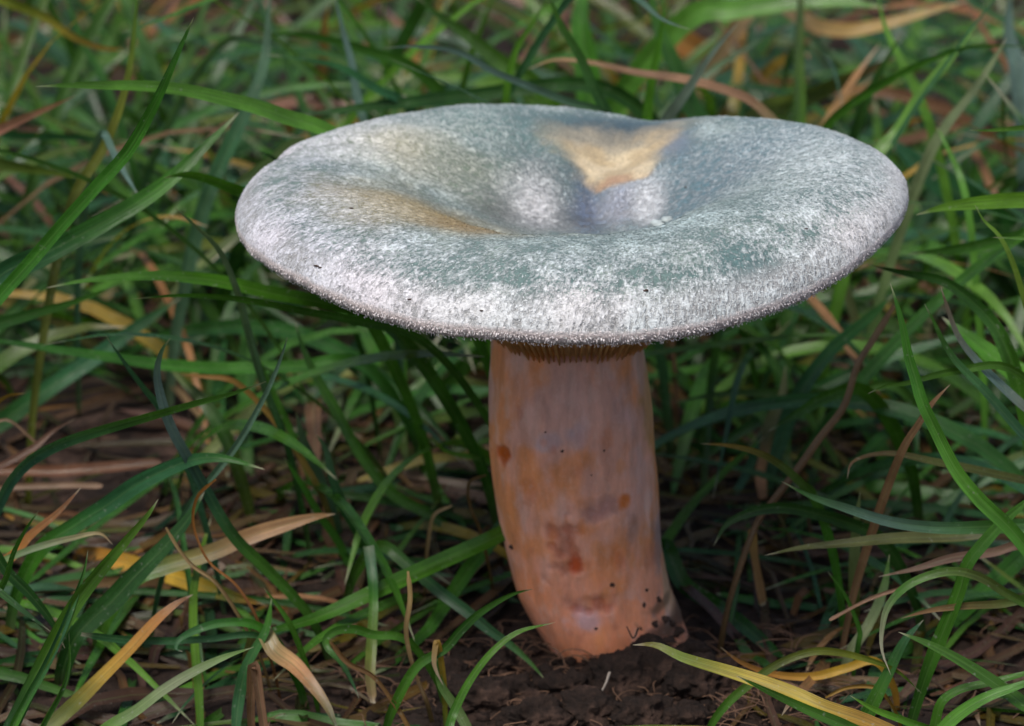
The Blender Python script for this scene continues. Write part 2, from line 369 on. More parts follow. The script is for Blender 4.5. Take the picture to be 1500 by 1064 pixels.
# gills run down onto the stem
def plain_material(name, c, rough=.6, scale=400., amt=.35, spec=.3):
    m, n, bs, out = newmat(name); geo = N(n, 'TexCoord'); a = N(n, 'TexNoise', Scale=scale, Detail=5.0, Roughness=.65); n.links.new(geo.outputs['Object'], a.inputs['Vector'])
    g = ramp(n, a.outputs[0], [(.28, 1-amt), (.72, 1+amt)]); n.links.new(mixrgb(n, c, g, 1.0, 'MULTIPLY'), bs.inputs['Base Color'])
    bs.inputs['Roughness'].default_value = rough; bs.inputs['Specular IOR Level'].default_value = spec; bump(n, bs, a.outputs[0], .3, .03); return m
M_GILL = plain_material('ochre gill', (.86, .56, .24))
NG = 92; U = np.array(und[3:]).reshape(-1, NA, 3)
for g in range(NG):
    j = g/NG*NA; j0 = int(j) % NA; line = U[:, j0, :]; a = A[j0]; t = np.array([-math.sin(a), math.cos(a), 0]); q = np.linspace(0, 1, len(line))
    line = line[::2] if len(line) % 2 else line[::2]; q = q[::2]
    depth = (.03+.24*np.sin(np.pi*np.clip(q, 0, 1)**1.2))*(.92+.16*random.random()); wd = .026*(1-.2*q)
    up = line+np.c_[0*q, 0*q, 0*q+.05]; lo = line-np.c_[0*q, 0*q, depth]
    # last stretch runs down the stem
    end = lo[-1].copy(); end[2] -= .06+.08*random.random(); lo[-1] = end
    V = np.concatenate([up+t*wd[:, None], up-t*wd[:, None], lo+t*(wd*.55)[:, None], lo-t*(wd*.55)[:, None]]); m = len(line); F = []
    for i in range(m-1):
        F += [(i, i+1, 2*m+i+1, 2*m+i), (m+i+1, m+i, 3*m+i, 3*m+i+1), (2*m+i, 2*m+i+1, 3*m+i+1, 3*m+i)]
    F.append((m-1, 2*m-1, 4*m-1, 3*m-1))
    mesh_obj('gill', cap_world(V), F, M_GILL, cap).location = (0, 0, 0)

# stem: outlines measured at its axis plane, round in section
SL = [(455, 722), (480, 720), (515, 718), (560, 715), (640, 714), (700, 718), (740, 725), (800, 738), (860, 755), (905, 780), (940, 803), (985, 829), (1020, 845), (1060, 850)]
SR = [(455, 942), (480, 943), (515, 945), (560, 951), (600, 955), (660, 958), (720, 961), (800, 966), (860, 980), (905, 996), (940, 1009), (985, 1022), (1020, 1028), (1060, 1028)]
NR = 240; pyv = np.linspace(455, 1055, NR); xl = np.interp(pyv, *zip(*SL)); xr = np.interp(pyv, *zip(*SR))
ker = np.ones(19)/19; sm = lambda v: np.convolve(np.r_[[v[0]]*9, v, [v[-1]]*9], ker, 'valid'); xl, xr = sm(xl), sm(xr)
NS = 220; sa = np.linspace(0, 2*np.pi, NS, endpoint=False); SV = []; SU = []
for k, py in enumerate(pyv):
    c0 = at(xl[k], py, 0); c1 = at(xr[k], py, 0); c = (c0+c1)/2; r = (c1[0]-c0[0])/2
    ring = np.c_[c[0]+r*np.cos(sa), r*.98*np.sin(sa), np.full(NS, c[2])]
    SV.append(ring); SU.append(np.c_[sa/(2*np.pi), np.full(NS, k/(NR-1))])
SV = np.vstack(SV); nrm = SV.copy(); cxs = np.repeat([r[:, 0].mean() for r in SV.reshape(NR, NS, 3)], NS); nrm = np.c_[SV[:, 0]-cxs, SV[:, 1], 0*cxs]
nrm /= np.linalg.norm(nrm, axis=1)[:, None]
SV += nrm*(.035*fbm(SV*np.array([.8, .8, .5]), 4, 4)+.012*fbm(SV*np.array([6, 6, 1.2]), 3, 14))[:, None]
ppx, ppy = proj(SV); fro = SV[:, 1] < .1; QS = SV
sn = fbm(QS*np.array([1.6, 1.6, 1.2]), 5, 71); sn2 = fbm(QS*np.array([5, 5, 2.6]), 4, 91); zz = SV[:, 2]
sc_ = np.tile(np.array([.78, .38, .26]), (len(SV), 1))
sc_ = mixc(sc_, (.60, .36, .31), sstep(2.8, 4.8, zz)*.6); sc_ = mixc(sc_, (.76, .28, .09), sstep(-.1, .7, sn+.35*np.exp(-((zz-2.2)/1.3)**2))*.8)
sc_ = mixc(sc_, (.84, .32, .17), sstep(2.4, .6, zz)*.75); sc_ = mixc(sc_, (.76, .50, .42), sstep(.25, .9, sn2)*.35); sc_ = mixc(sc_, (.66, .46, .47), sstep(.5, 1.0, fbm(QS*1.1, 3, 131)+.1)*.25)
sc_ = mixc(sc_, (.50, .38, .39), sstep(.45, .9, fbm(QS*.9, 3, 151))*.15)
pit = np.zeros(len(SV)); _sw = [fbm(QS*4+q*7.7, 4, 600+q) for q in range(3)]
def sblob(px, py, rx, ry, c, k, dent=0.):
    global sc_, pit
    p = at(px, py, -1.1); d = np.hypot((SV[:, 0]-p[0])/(rx/92), (SV[:, 2]-p[2])/(ry/88))*(1+.5*_sw[int(px) % 3]); m = np.where(fro, np.exp(-d**5), 0)
    sc_ = mixc(sc_, c, m*k); pit += dent*m
for a_ in ((735, 678, 12, 14, (.50, .10, .01), 1., .03), (823, 792, 24, 34, (.50, .20, .14), .6, .03), (843, 823, 12, 16, (.50, .07, .01), .9, .05), (878, 742, 24, 20, (.48, .26, .22), .6, .02),
           (915, 735, 7, 12, (.66, .17, .02), .9, .0), (865, 882, 30, 16, (.55, .24, .18), .6, .02), (925, 780, 8, 30, (.36, .2, .16), .5, .0), (807, 640, 22, 18, (.42, .36, .42), .5, 0),
           (850, 632, 14, 18, (.42, .34, .4), .4, 0), (955, 620, 12, 60, (.55, .28, .08), .7, 0), (968, 830, 8, 45, (.22, .2, .22), .6, 0), (985, 890, 14, 60, (.55, .42, .26), .6, 0), (860, 905, 24, 20, (.62, .5, .6), .5, 0),
           (985, 935, 34, 16, (.08, .05, .04), .85, -.03), (970, 905, 22, 9, (.16, .09, .05), .8, 0), (960, 960, 20, 10, (.1, .06, .05), .7, 0)): sblob(*a_)
rs = random.Random(5)
for _ in range(48):
    py_ = rs.uniform(600, 940); px_ = rs.uniform(np.interp(py_, pyv, xl)+12, np.interp(py_, pyv, xr)-12); r_ = rs.uniform(2.5, 9)
    sblob(px_, py_, r_, r_*rs.uniform(1.2, 3), rs.choice([(.70, .20, .04), (.55, .16, .08), (.74, .28, .08), (.8, .56, .5)]), rs.uniform(.15, .5), .004)
for ox, oy in ((-14, -16), (10, -8), (-6, 14), (14, 10), (4, -26), (-18, 4)): sblob(826+ox, 795+oy, 9, 11, (.50, .13, .06), .45, .02)
for ox, oy in ((-18, 4), (16, -6), (2, 8), (30, 4)): sblob(860+ox, 884+oy, 9, 7, (.50, .12, .06), .5, .02)
for ox, oy in ((-12, 4), (10, -4), (0, 10)): sblob(878+ox, 742+oy, 13, 11, (.44, .2, .17), .5, .01)
SV -= nrm*pit[:, None]
def stem_material():
    m, n, bs, out = newmat('smooth stem skin'); c = attr(n, 'tint').outputs[0]; geo = N(n, 'TexCoord')
    mp = N(n, 'Mapping'); mp.inputs['Scale'].default_value = (1, 1, .3); n.links.new(geo.outputs['Object'], mp.inputs[0])
    a = N(n, 'TexNoise', Scale=420.0, Detail=6.0, Roughness=.65); n.links.new(mp.outputs[0], a.inputs['Vector'])
    b = N(n, 'TexNoise', Scale=1500.0, Detail=3.0); n.links.new(geo.outputs['Object'], b.inputs['Vector'])
    g = ramp(n, a.outputs[0], [(.3, .76), (.7, 1.16)]); c1 = mixrgb(n, c, g, 1.0, 'MULTIPLY')
    sp = ramp(n, b.outputs[0], [(.55, 0.0), (.75, 1.0)]); c2 = mixrgb(n, c1, (.8, .62, .55), mathn(n, 'MULTIPLY', sp, .15))
    n.links.new(c2, bs.inputs['Base Color']); bs.inputs['Roughness'].default_value = .5; bs.inputs['Specular IOR Level'].default_value = .35
    bs.inputs['Subsurface Weight'].default_value = .25; bs.inputs['Subsurface Radius'].default_value = (.004, .0018, .001); bs.inputs['Subsurface Scale'].default_value = .6
    bump(n, bs, mathn(n, 'ADD', a.outputs[0], mathn(n, 'MULTIPLY', b.outputs[0], .3)), .3, .04); return m
stem = mesh_obj('stem', SV, grid_faces(NR, NS, True), stem_material(), mush, {'tint': sc_}, np.vstack(SU))
stem['label'] = 'stout curved orange-pink stem with rusty blotches'
# specks of soil stuck to the stem foot
M_SPECK = plain_material('clinging soil', (.05, .03, .022), .9, 900., .5)
def lump(r, seed, sub=2, sq=(1, 1, 1), rough=.5):
    import bmesh
    bm = bmesh.new(); bmesh.ops.create_icosphere(bm, subdivisions=sub, radius=1.0); V = np.array([v.co[:] for v in bm.verts]); F = np.array([[v.index for v in f.verts] for f in bm.faces]); bm.free()
    d = 1+rough*fbm(V*1.3+seed*3.1, 4, seed); return V*d[:, None]*np.array(sq)*r, F
for k, (px, py, r) in enumerate([(905, 862, .05), (958, 866, .04), (953, 886, .045), (974, 881, .07), (983, 905, .10), (968, 915, .09), (1000, 930, .14), (985, 942, .17), (962, 940, .12), (994, 915, .09), (824, 672, .03), (893, 667, .022),
                                 (740, 805, .05), (875, 930, .03), (1008, 948, .15), (948, 922, .04), (872, 705, .018), (790, 640, .018)]):
    d = ray(px, py); d = d/np.linalg.norm(d); best = None
    q = SV-CAM; tt = q@d; dist = np.linalg.norm(q-tt[:, None]*d, axis=1); ok = np.where(dist < .12)[0]
    if len(ok) == 0: continue
    i = ok[np.argmin(tt[ok])]; V, F = lump(r, k+3, 2, (1, .6, .8), .55)
    mesh_obj('soil_speck', V+SV[i]-nrm[i]*r*.15, F, M_SPECK, stem, smooth=True).location = (0, 0, 0)

# bits of debris caught on the cap felt
M_FLAKE = plain_material('pale skin flake', (.36, .41, .40), .5, 900.)
for k, (px, py, r, nm_, mt) in enumerate([(463, 384, .028, 'dirt_speck', M_SPECK), (468, 386, .02, 'dirt_speck', M_SPECK), (597, 433, .024, 'dirt_speck', M_SPECK), (516, 300, .022, 'dirt_speck', M_SPECK), (1001, 269, .02, 'dirt_speck', M_SPECK),
                                          (945, 420, .03, 'dirt_speck', M_SPECK), (700, 452, .02, 'dirt_speck', M_SPECK), (1180, 330, .02, 'dirt_speck', M_SPECK), (962, 322, .13, 'skin_flake', M_FLAKE), (978, 317, .09, 'skin_flake', M_FLAKE)]):
    x_, y_ = cap_pt(px, py); i = int(np.argmin(np.hypot(top[:, 0]-x_, top[:, 1]-y_))); V, F = lump(r, 200+k, 2, (1.3, 1.1, .45), .6)
    mesh_obj(nm_, V+_tw[i]+np.array([0, 0, r*.02]), F, mt, cap).location = (0, 0, 0)
# ------------------------------------------------------------------ grass
C = dict(g=(.042, .125, .014), d=(.018, .064, .011), l=(.088, .205, .024), b=(.028, .088, .040), s=(.09, .150, .12), y=(.13, .16, .022), Y=(.34, .22, .03), o=(.30, .145, .035),
         t=(.32, .19, .09), n=(.12, .066, .036), k=(.23, .125, .078), p=(.16, .20, .09), v=(.065, .085, .020), w=(.45, .40, .30))
CCOL = {k: np.array(v) for k, v in C.items()}
def ribbon(P, w, code, seed, roll=0., n=20, blunt=False, fold=.35, twist=.5, face=None, dry_tip=True, na=5):
    """one grass leaf: a keeled ribbon along P (root to tip), w wide; returns V, F, tint, uv"""
    r = random.Random(seed); Q = catmull(P, n); T = np.gradient(Q, axis=0); T /= np.linalg.norm(T, axis=1)[:, None]+1e-9
    t = np.linspace(0, 1, n); V = []; tint = []; uv = []
    ph = r.uniform(0, 6); u = np.linspace(-1, 1, na)
    if blunt: prof = np.where(t > .97, .6, 1.)*(.9+.1*np.sin(t*9+ph))
    else: prof = (.62+.38*np.clip(t/.3, 0, 1))*np.clip(1-np.clip((t-.45)/.55, 0, 1)**3.6, 0.02, 1)*(1-.25*np.clip((t-.5)/.5, 0, 1))*(1+.05*np.sin(t*14+ph))
    cs = np.array([CCOL[c] for c in code]); pos = np.linspace(0, 1, len(code)) if len(code) > 1 else np.array([0.])
    jit = np.array([r.uniform(.85, 1.15), r.uniform(.9, 1.12), r.uniform(.8, 1.2)])
    vd = Q-CAM if face is None else np.tile(-np.asarray(face, float), (n, 1))
    sd_ = np.cross(T, vd); sd_ /= np.linalg.norm(sd_, axis=1)[:, None]+1e-9; nm = np.cross(sd_, T); nm = np.where(((nm*vd).sum(1) > 0)[:, None], -nm, nm)
    ra = (roll+twist*np.sin(t*3.1+ph)*.6)[:, None]; s2 = sd_*np.cos(ra)+nm*np.sin(ra); n2 = -sd_*np.sin(ra)+nm*np.cos(ra)
    hw = w*.5*prof; f = fold*(1-.6*t)
    V = Q[:, None, :]+s2[:, None, :]*(u[None]*(hw*(1-.25*f))[:, None])[..., None]+n2[:, None, :]*((f*hw)[:, None]*(abs(u)**1.3-.5)[None])[..., None]
    c = np.stack([np.interp(t, pos, cs[:, k]) if len(code) > 1 else np.full(n, cs[0, k]) for k in range(3)], 1)*jit
    if dry_tip: c = mixc(c, CCOL['w'], np.clip((t-.955)/.045, 0, 1)*.8)
    if code[0] in 'gdlbs': c = mixc(c, CCOL['p']*.6, np.clip(1-t/.12, 0, 1)*.6)
    ln = np.linalg.norm(np.diff(Q, axis=0), axis=1).sum(); uv = np.stack(np.broadcast_arrays((u+1)[None]/2, (t*ln/2)[:, None]), -1)
    return V.reshape(-1, 3), grid_faces(n, na), np.repeat(c, na, 0), uv.reshape(-1, 2)
def gz(p): return float(gzv((p[0], p[1]))[0])
HERO = []
def T(code, pts, w, Yr, Yt, label, name='grass_leaf', cat='grass', group='grass leaves traced round the mushroom', root=True, **kw):
    m = len(pts); P = []
    for i, (px, py) in enumerate(pts):
        Yv = lerp(Yr, Yt, i/(m-1)); p = at(px, py, Yv)
        g_ = gz(p)
        if p[2] < g_+.12:
            for _ in range(6): p = at_z(px, py, gz(p)+.14)
        P.append(p)
    P = np.array(P); wc = .9*w/FPX*np.linalg.norm(P[m//2]-CAM)
    if root and P[0][2] > gz(P[0])+.5:                         # carry the leaf on down to the soil
        d = P[0]-P[1]; d /= np.linalg.norm(d); h = P[0][2]-gz(P[0])
        b = P[0]+np.array([d[0]*h*.5, d[1]*h*.5+.3, 0]); b[2] = gz(b)-.1; mid = lerp(P[0], b, .5)+d*h*.12; P = np.vstack([b, mid, P])
    elif root:
        b = P[0].copy(); b[2] = gz(b)-.1; b += (P[0]-P[1])*.15*np.array([1, 1, 0]); P = np.vstack([b, P])
    seed = len(HERO)+100; kw.setdefault('roll', random.Random(seed).uniform(-.45, .45)); kw.setdefault('n', 12+4*len(P) if len(P) < 8 else 44)
    V, F, tc, uv = ribbon(P, wc, code, seed, **kw)
    o = mesh_obj(name, V, F, M_BLADE, None, {'tint': tc}, uv, loc=P[0]); tag(o, label, cat, group); HERO.append((o, P)); return o
def D(*a, **k): k.setdefault('name', 'dry_grass_leaf'); k.setdefault('cat', 'dry grass'); k.setdefault('group', 'dry grass leaves traced round the mushroom'); return T(*a, **k)
def K(*a, **k): k.setdefault('name', 'straw_stalk'); k.setdefault('cat', 'straw'); k.setdefault('group', 'straw stalks in the turf'); k.setdefault('blunt', True); k.setdefault('fold', .9); k.setdefault('dry_tip', False); return T(*a, **k)

# beyond the cap, on the side its rim is folded
T('gll', [(560, 250), (475, 190), (420, 172), (370, 155), (320, 143), (270, 132), (210, 126), (150, 125), (100, 125), (52, 127)], 27, 3.5, 0, 'broad pale green grass leaf lying level, its root end behind the folded cap rim', roll=.1)
T('gg', [(-90, 560), (-30, 470), (55, 372), (95, 325), (140, 275), (185, 225), (215, 175), (235, 135), (255, 90), (275, 45), (284, 25)], 24, -1, -2, 'tall sharp grass leaf crossing over the level pale leaf', roll=.2)
T('yvyg', [(95, 330), (115, 275), (150, 220), (175, 160), (190, 100), (198, 30), (203, -25)], 17, 5, 5, 'upright yellow-green leaf with olive streaks under the level pale leaf')
T('lg', [(420, -60), (330, -10), (270, 15), (220, 35), (178, 48)], 11, 11, 7, 'thin leaf with its tip hanging over the olive-streaked upright leaf')
T('vyyo', [(-60, -30), (10, 2), (60, 22), (110, 55), (150, 70), (188, 73)], 24, 14, 12, 'yellow-green leaf with a withered orange tip bending down')
T('dg', [(165, 150), (145, 105), (120, 60), (105, 20), (90, -20)], 16, 14, 15, 'dark upright leaf passing under the orange-tipped yellow leaf')
D('nkt', [(-70, 230), (0, 190), (55, 165), (112, 140)], 20, 7, 6, 'pinkish tan dry leaf pointing at the tip of the level pale leaf')
T('dbbdgg', [(-60, 480), (0, 405), (60, 375), (130, 338), (200, 298), (250, 262), (300, 215), (350, 165)], 38, 0, 2.5, 'wide glossy bluish leaf rising beneath the tall sharp leaf', roll=.15)
T('gg', [(470, 360), (375, 292), (330, 272), (290, 258), (265, 256), (240, 261)], 24, 3, 1, 'short leaf poking out from under the folded cap rim with a pale hooked tip')
T('sbs', [(300, 300), (335, 215), (362, 160), (376, 128), (388, 90), (392, 50), (396, -25)], 26, 9, 10, 'broad grey-green leaf standing up and kinked above the level pale leaf')
T('dbb', [(-60, 190), (20, 198), (90, 200), (150, 205), (190, 215)], 20, 12, 11, 'dark bluish leaf lying flat behind the tall sharp leaf')
T('bdvy', [(-60, 225), (0, 240), (60, 250), (128, 262)], 28, 8, 8, 'short wide dark leaf with a yellowing end beside the yellow-green upright leaf')
T('bs', [(150, 195), (165, 222), (185, 258), (205, 290)], 15, 5, 3, 'small bluish leaf pointing down between the tall and the glossy leaf')
T('dbss', [(420, 650), (385, 560), (362, 480), (347, 425), (320, 365), (285, 330), (254, 303)], 15, 2, 0, 'narrow silvery leaf slanting down beside the cap margin', fold=.8)
T('pp', [(440, 215), (400, 238), (365, 258), (335, 277)], 40, 8, 7, 'pale greyish leaf showing just behind the folded cap rim')
T('d', [(430, 260), (405, 236), (390, 226), (374, 222)], 12, 5, 4, 'short dark leaf tip touching the cap rim above the pale greyish leaf')
# left of the stem
T('dgg', [(560, 470), (480, 445), (400, 430), (320, 412), (250, 405), (180, 406), (120, 412), (68, 422)], 26, 2, 0, 'long level green leaf with a pale blunt tip below the cap margin')
T('dgg', [(620, 500), (520, 470), (440, 455), (380, 443), (320, 435), (260, 433), (195, 438)], 15, 1, -1, 'slim level leaf just under the long level green leaf')
T('bg', [(-70, 495), (-20, 480), (40, 462), (100, 445), (175, 418)], 21, 4, 3, 'leaf rising gently to meet the blunt tip of the long level leaf')
T('dgd', [(520, 530), (440, 537), (320, 540), (240, 535), (150, 522), (80, 512), (0, 500), (-50, 494)], 26, 5, 3, 'long dark leaf lying level across the bare soil patch')
T('bdbd', [(-60, 660), (0, 620), (70, 570), (130, 530), (200, 480), (265, 436)], 32, 7, 8, 'wide dull leaf slanting up over the bare soil patch')
T('bb', [(262, 650), (232, 595), (210, 568), (185, 535), (155, 492)], 13, 0, -1, 'short pointed bluish leaf leaning out from the bent grey-green leaf')
T('dggbssg', [(452, 900), (395, 838), (342, 785), (300, 715), (275, 670), (255, 635), (238, 590), (230, 545), (238, 512), (250, 495)], 21, -1, -2.5, 'long leaf climbing from the soil to a bent grey-green tip')
T('bss', [(275, 745), (310, 700), (345, 655), (375, 605), (400, 555), (415, 515), (421, 494)], 13, -1, -2, 'thin straight grey-blue leaf leaning across the level leaves', fold=.8)
T('gbbgg', [(-25, 800), (0, 735), (20, 700), (45, 675), (90, 650), (150, 630), (220, 610), (290, 590), (340, 577), (390, 559)], 24, -2, -2, 'long arching leaf bowed low over the bare soil patch')
T('dgbbg', [(60, 805), (110, 770), (160, 738), (200, 710), (250, 685), (290, 672), (330, 672), (388, 688)], 30, -1, -2, 'arched glossy leaf with a blue sheen and a down-turned tip', roll=-.2)
T('vo', [(345, 560), (300, 552), (262, 549)], 11, 2, 2, 'small leaf end withered orange above the arching leaf')
T('vdv', [(330, 640), (300, 590), (270, 560), (240, 525)], 24, 4, 5, 'blurred olive leaf behind the bent grey-green tip')
T('vo', [(-50, 620), (-15, 597), (12, 580), (38, 576)], 13, 1, 0, 'short green leaf with a curled orange end over the soil')
D('nn', [(-40, 700), (0, 683), (50, 655), (80, 630), (110, 614)], 13, 1, 2, 'curled brown dry leaf lying on the bare soil patch')
K('k', [(5, 615), (55, 650)], 6, 2, 2, 'thin pinkish straw lying across the curled brown leaf')
K('kn', [(-30, 695), (100, 690), (235, 678)], 24, 5, 5, 'broad faded straw lying flat at the back of the soil patch')
K('nk', [(-30, 725), (80, 712), (150, 712)], 14, 3, 3, 'dull straw below the broad faded straw')
T('gg', [(520, 760), (470, 720), (443, 672), (420, 618), (392, 556), (378, 520)], 14, 3, 3, 'green leaf rising toward the cap margin beside the thin grey-blue leaf')
T('gg', [(515, 840), (497, 796), (468, 754), (443, 711), (415, 669)], 14, 2, 1, 'green leaf growing beside the arched glossy leaf tip')
T('bs', [(490, 760), (465, 692), (443, 642), (434, 603)], 19, 3, 2, 'leaf with a bright blue-white glint in the dark turf')
T('dggd', [(690, 800), (632, 756), (575, 723), (542, 686), (513, 641), (491, 599), (463, 551), (443, 508), (432, 470)], 20, 3, 4, 'long bowed leaf sweeping down from the cap margin to the stem')
T('gbs', [(540, 830), (525, 782), (502, 740), (488, 703), (477, 658), (463, 636)], 18, 2, 1, 'bluish leaf with a nicked tip inside the long bowed leaf')
T('dggg', [(680, 775), (646, 725), (623, 683), (606, 641), (595, 579), (594, 500)], 13, 5, 6, 'upright slender leaf disappearing beneath the cap margin')
T('gl', [(740, 690), (702, 672), (654, 661), (629, 638)], 11, 3, 2, 'small bright leaf tip pointing away from the stem')
D('po', [(505, 548), (520, 525), (530, 510)], 10, 12, 12, 'short yellow-tan fragment in the dark under the cap')
D('tk', [(530, 552), (560, 562), (585, 570)], 9, 10, 10, 'thin pale straw fragment in the dark under the cap', group='bits of straw under the cap')
T('ggtt', [(200, 845), (240, 830), (308, 810), (362, 787), (420, 768), (462, 757), (492, 753)], 32, -1, -.5, 'broad leaf turned tan for half its length near the curled brown stalk')
K('no', [(375, 905), (362, 881), (342, 854), (308, 826), (291, 796), (282, 762), (290, 726), (316, 702)], 7, -2.5, -2.5, 'thin curled orange-brown stalk in a loop over the yellow leaf')
K('nt', [(315, 852), (284, 830), (263, 806), (243, 773)], 8, -2.5, -2.5, 'thin brown stalk leaning beside the looped stalk')
T('dggd', [(760, 770), (725, 787), (632, 829), (547, 868), (463, 905), (406, 922), (364, 930)], 30, 0, -2.5, 'long broad dark leaf running from the stem down to the soil', roll=.1)
T('gbb', [(380, 932), (308, 936), (239, 939), (171, 936), (119, 929)], 14, -3, -3.5, 'narrow level leaf with a cut end over the yellow leaves', blunt=True)
T('ggb', [(400, 935), (372, 915), (330, 912), (290, 922), (262, 938), (258, 950), (268, 955)], 16, -3, -3.5, 'small leaf with a curled-under tip beside the cut-ended leaf')
T('bbg', [(398, 876), (390, 922), (362, 974), (350, 1025), (345, 1075)][::-1], 20, -3.5, -3, 'bluish leaf standing near a broken straw stub')
T('g', [(425, 915), (405, 885), (386, 861)], 10, -3, -3, 'tiny dark leaf shoot beside the long broad dark leaf')
# foreground cluster
T('gbggl', [(-10, 1120), (17, 1064), (44, 1008), (82, 933), (113, 881), (147, 837), (185, 792), (219, 751), (232, 731)], 27, -5.5, -4.5, 'tall sharp leaf with a pale split tip standing highest above the yellow leaves', roll=.1)
T('ggbg', [(0, 1110), (20, 1064), (38, 1028), (68, 974), (92, 922), (109, 878), (123, 837), (129, 806)], 16, -5.5, -4.8, 'narrow folded leaf standing close against the tall split-tipped leaf', fold=.9)
T('gg', [(50, 1100), (62, 1064), (92, 1008), (101, 974), (101, 926)], 13, -5.5, -5, 'short upright leaf in front of the narrow folded leaf', fold=.8)
T('gg', [(-40, 940), (-10, 880), (7, 850), (20, 809), (38, 775), (56, 749)], 15, -4, -4, 'small upright green leaf beside the orange dry leaf')
D('goon', [(-40, 850), (0, 827), (20, 813), (44, 785), (85, 751), (119, 714)], 19, -2, -2, 'orange dry leaf with a shrivelled brown tip')
T('llpt', [(-40, 840), (0, 823), (51, 803), (103, 789), (147, 782), (165, 798)], 13, -2.5, -2.5, 'thin light leaf with a folded dry tip under the orange leaf')
T('lb', [(-40, 840), (0, 868), (34, 895), (75, 926)], 15, -4.5, -4.5, 'light leaf slanting down behind the tall split-tipped leaf')
T('dd', [(-20, 800), (10, 837), (44, 871), (78, 915), (95, 950)], 20, -3.5, -3.5, 'dark leaf slanting down behind the light slanting leaf')
D('noYYvo', [(120, 812), (178, 823), (239, 840), (291, 857), (342, 874), (388, 886)], 31, 2.6, .0, 'broad yellow leaf lying level with a thin withered end')
D('ppyYon', [(40, 1090), (75, 1062), (113, 1028), (150, 991), (191, 950), (233, 905), (262, 882), (283, 871)], 25, -4, -3, 'yellow leaf arching up with its top half turned orange')
T('dddd', [(110, 935), (130, 912), (164, 881), (198, 844), (239, 803), (274, 762), (300, 720)], 36, -2, -1.5, 'wide dark leaf behind the broad yellow leaf')
T('glpl', [(130, 1090), (164, 1062), (198, 1042), (239, 1011), (284, 984), (328, 963), (372, 948)], 20, -5, -4.5, 'pale striped leaf with a frayed brown edge')
T('vptb', [(385, 925), (403, 953), (431, 974), (455, 1001), (479, 1035), (497, 1075)], 30, -3, -4.5, 'wide leaf half green half tan hanging to the soil')
K('kk', [(372, 975), (380, 1020), (388, 1075)], 20, -4.3, -4.3, 'broken pinkish straw stub standing in the soil')
K('nnt', [(624, 1025), (615, 1004), (601, 961), (595, 922), (601, 877), (598, 837)], 10, -3.5, -3, 'upright crooked orange-brown stalk beside the soil mound')
K('tnn', [(600, 1070), (570, 1020), (545, 990), (508, 970), (485, 941)], 10, -4, -4, 'bent brown stalk with a pale end near the curled green leaf', blunt=True)
T('gggb', [(590, 935), (547, 930), (519, 922), (491, 925), (477, 937), (480, 950), (499, 970), (516, 1000), (526, 1024)], 15, -3, -4, 'green leaf bent over in a hook toward the soil')
T('bgyt', [(540, 800), (546, 850), (547, 888), (544, 944), (542, 990), (546, 1030)], 20, -1, -3, 'leaf hanging straight down, green above and yellow-tan below', blunt=True, root=False)
T('ggdg', [(575, 1040), (612, 975), (652, 950), (674, 925), (702, 899), (750, 871), (781, 863)], 17, -4, -3.8, 'leaf arching up to touch the stem beside the soil mound')
T('ggl', [(645, 1110), (658, 1064), (664, 1045), (686, 1001), (719, 957), (757, 927), (813, 912)], 15, -6, -5, 'sharp bowed leaf rising in front of the stem foot', roll=.15)
T('dgbbg', [(560, 800), (600, 830), (646, 868), (688, 899), (716, 922), (747, 944), (778, 972), (800, 998)], 22, 0, -2.2, 'bluish leaf slanting down to the soil at the stem foot')
K('nn', [(702, 775), (688, 740), (688, 706), (712, 696)], 7, 1, 1, 'thin brown stalk crooked beside the stem')
K('nt', [(625, 815), (628, 790), (637, 754), (662, 741)], 8, 1, 1, 'thin hooked tan stalk left of the crooked stalk by the stem')
T('pg', [(690, 1080), (670, 1040), (645, 1000), (640, 960)], 18, -4, -3.8, 'short bluish leaf against the soil mound')
D('gYw', [(640, 940), (636, 970), (640, 985), (650, 1005)], 11, -4, -4, 'tiny leaf with a bleached white tip against the soil mound')
# beyond the stem on its other side
T('gglgg', [(1520, 830), (1480, 775), (1435, 732), (1403, 693), (1386, 662), (1369, 627), (1351, 589), (1342, 558), (1332, 526), (1323, 481), (1313, 443), (1304, 415)], 25, -5, -4, 'tall bright leaf with a pale midrib standing below the cap edge', roll=0)
T('gg', [(1480, 540), (1400, 544), (1365, 551), (1330, 561), (1296, 566), (1271, 577)], 14, -2, -3, 'short level leaf crossing behind the tall bright leaf')
T('vnsn', [(1570, 650), (1500, 596), (1462, 561), (1428, 526), (1403, 492), (1386, 446), (1378, 420)], 21, -2, -2, 'long grey-brown leaf running beside a green one')
T('gbg', [(1570, 700), (1500, 638), (1469, 603), (1435, 565), (1403, 533), (1382, 502), (1369, 474), (1354, 445)], 21, -2, -2.5, 'long blue-green leaf running beside the grey-brown leaf')
T('llg', [(1600, 640), (1500, 556), (1452, 520), (1410, 488), (1380, 465)], 52, 1, 2, 'wide bright green leaf behind the grey-brown leaf')
T('dgdd', [(1500, 600), (1473, 509), (1452, 471), (1417, 436), (1382, 412), (1330, 401), (1270, 388)], 26, 0, 1, 'dark leaf bending over from below the cap edge')
K('nkk', [(1110, 765), (1132, 735), (1167, 690), (1202, 641), (1236, 596), (1257, 533), (1278, 499), (1310, 447)], 15, 0, 2, 'long pinkish straw leaning up to the cap edge')
T('sbd', [(1165, 590), (1188, 551), (1222, 509), (1275, 464), (1310, 430)], 28, 5, 5, 'wide dull grey-green leaf behind the leaning pinkish straw')
T('ttvpp', [(1118, 730), (1115, 697), (1122, 665), (1129, 620), (1146, 579), (1151, 535)], 24, 5, 6, 'pale green leaf withered tan at its lower half', root=False)
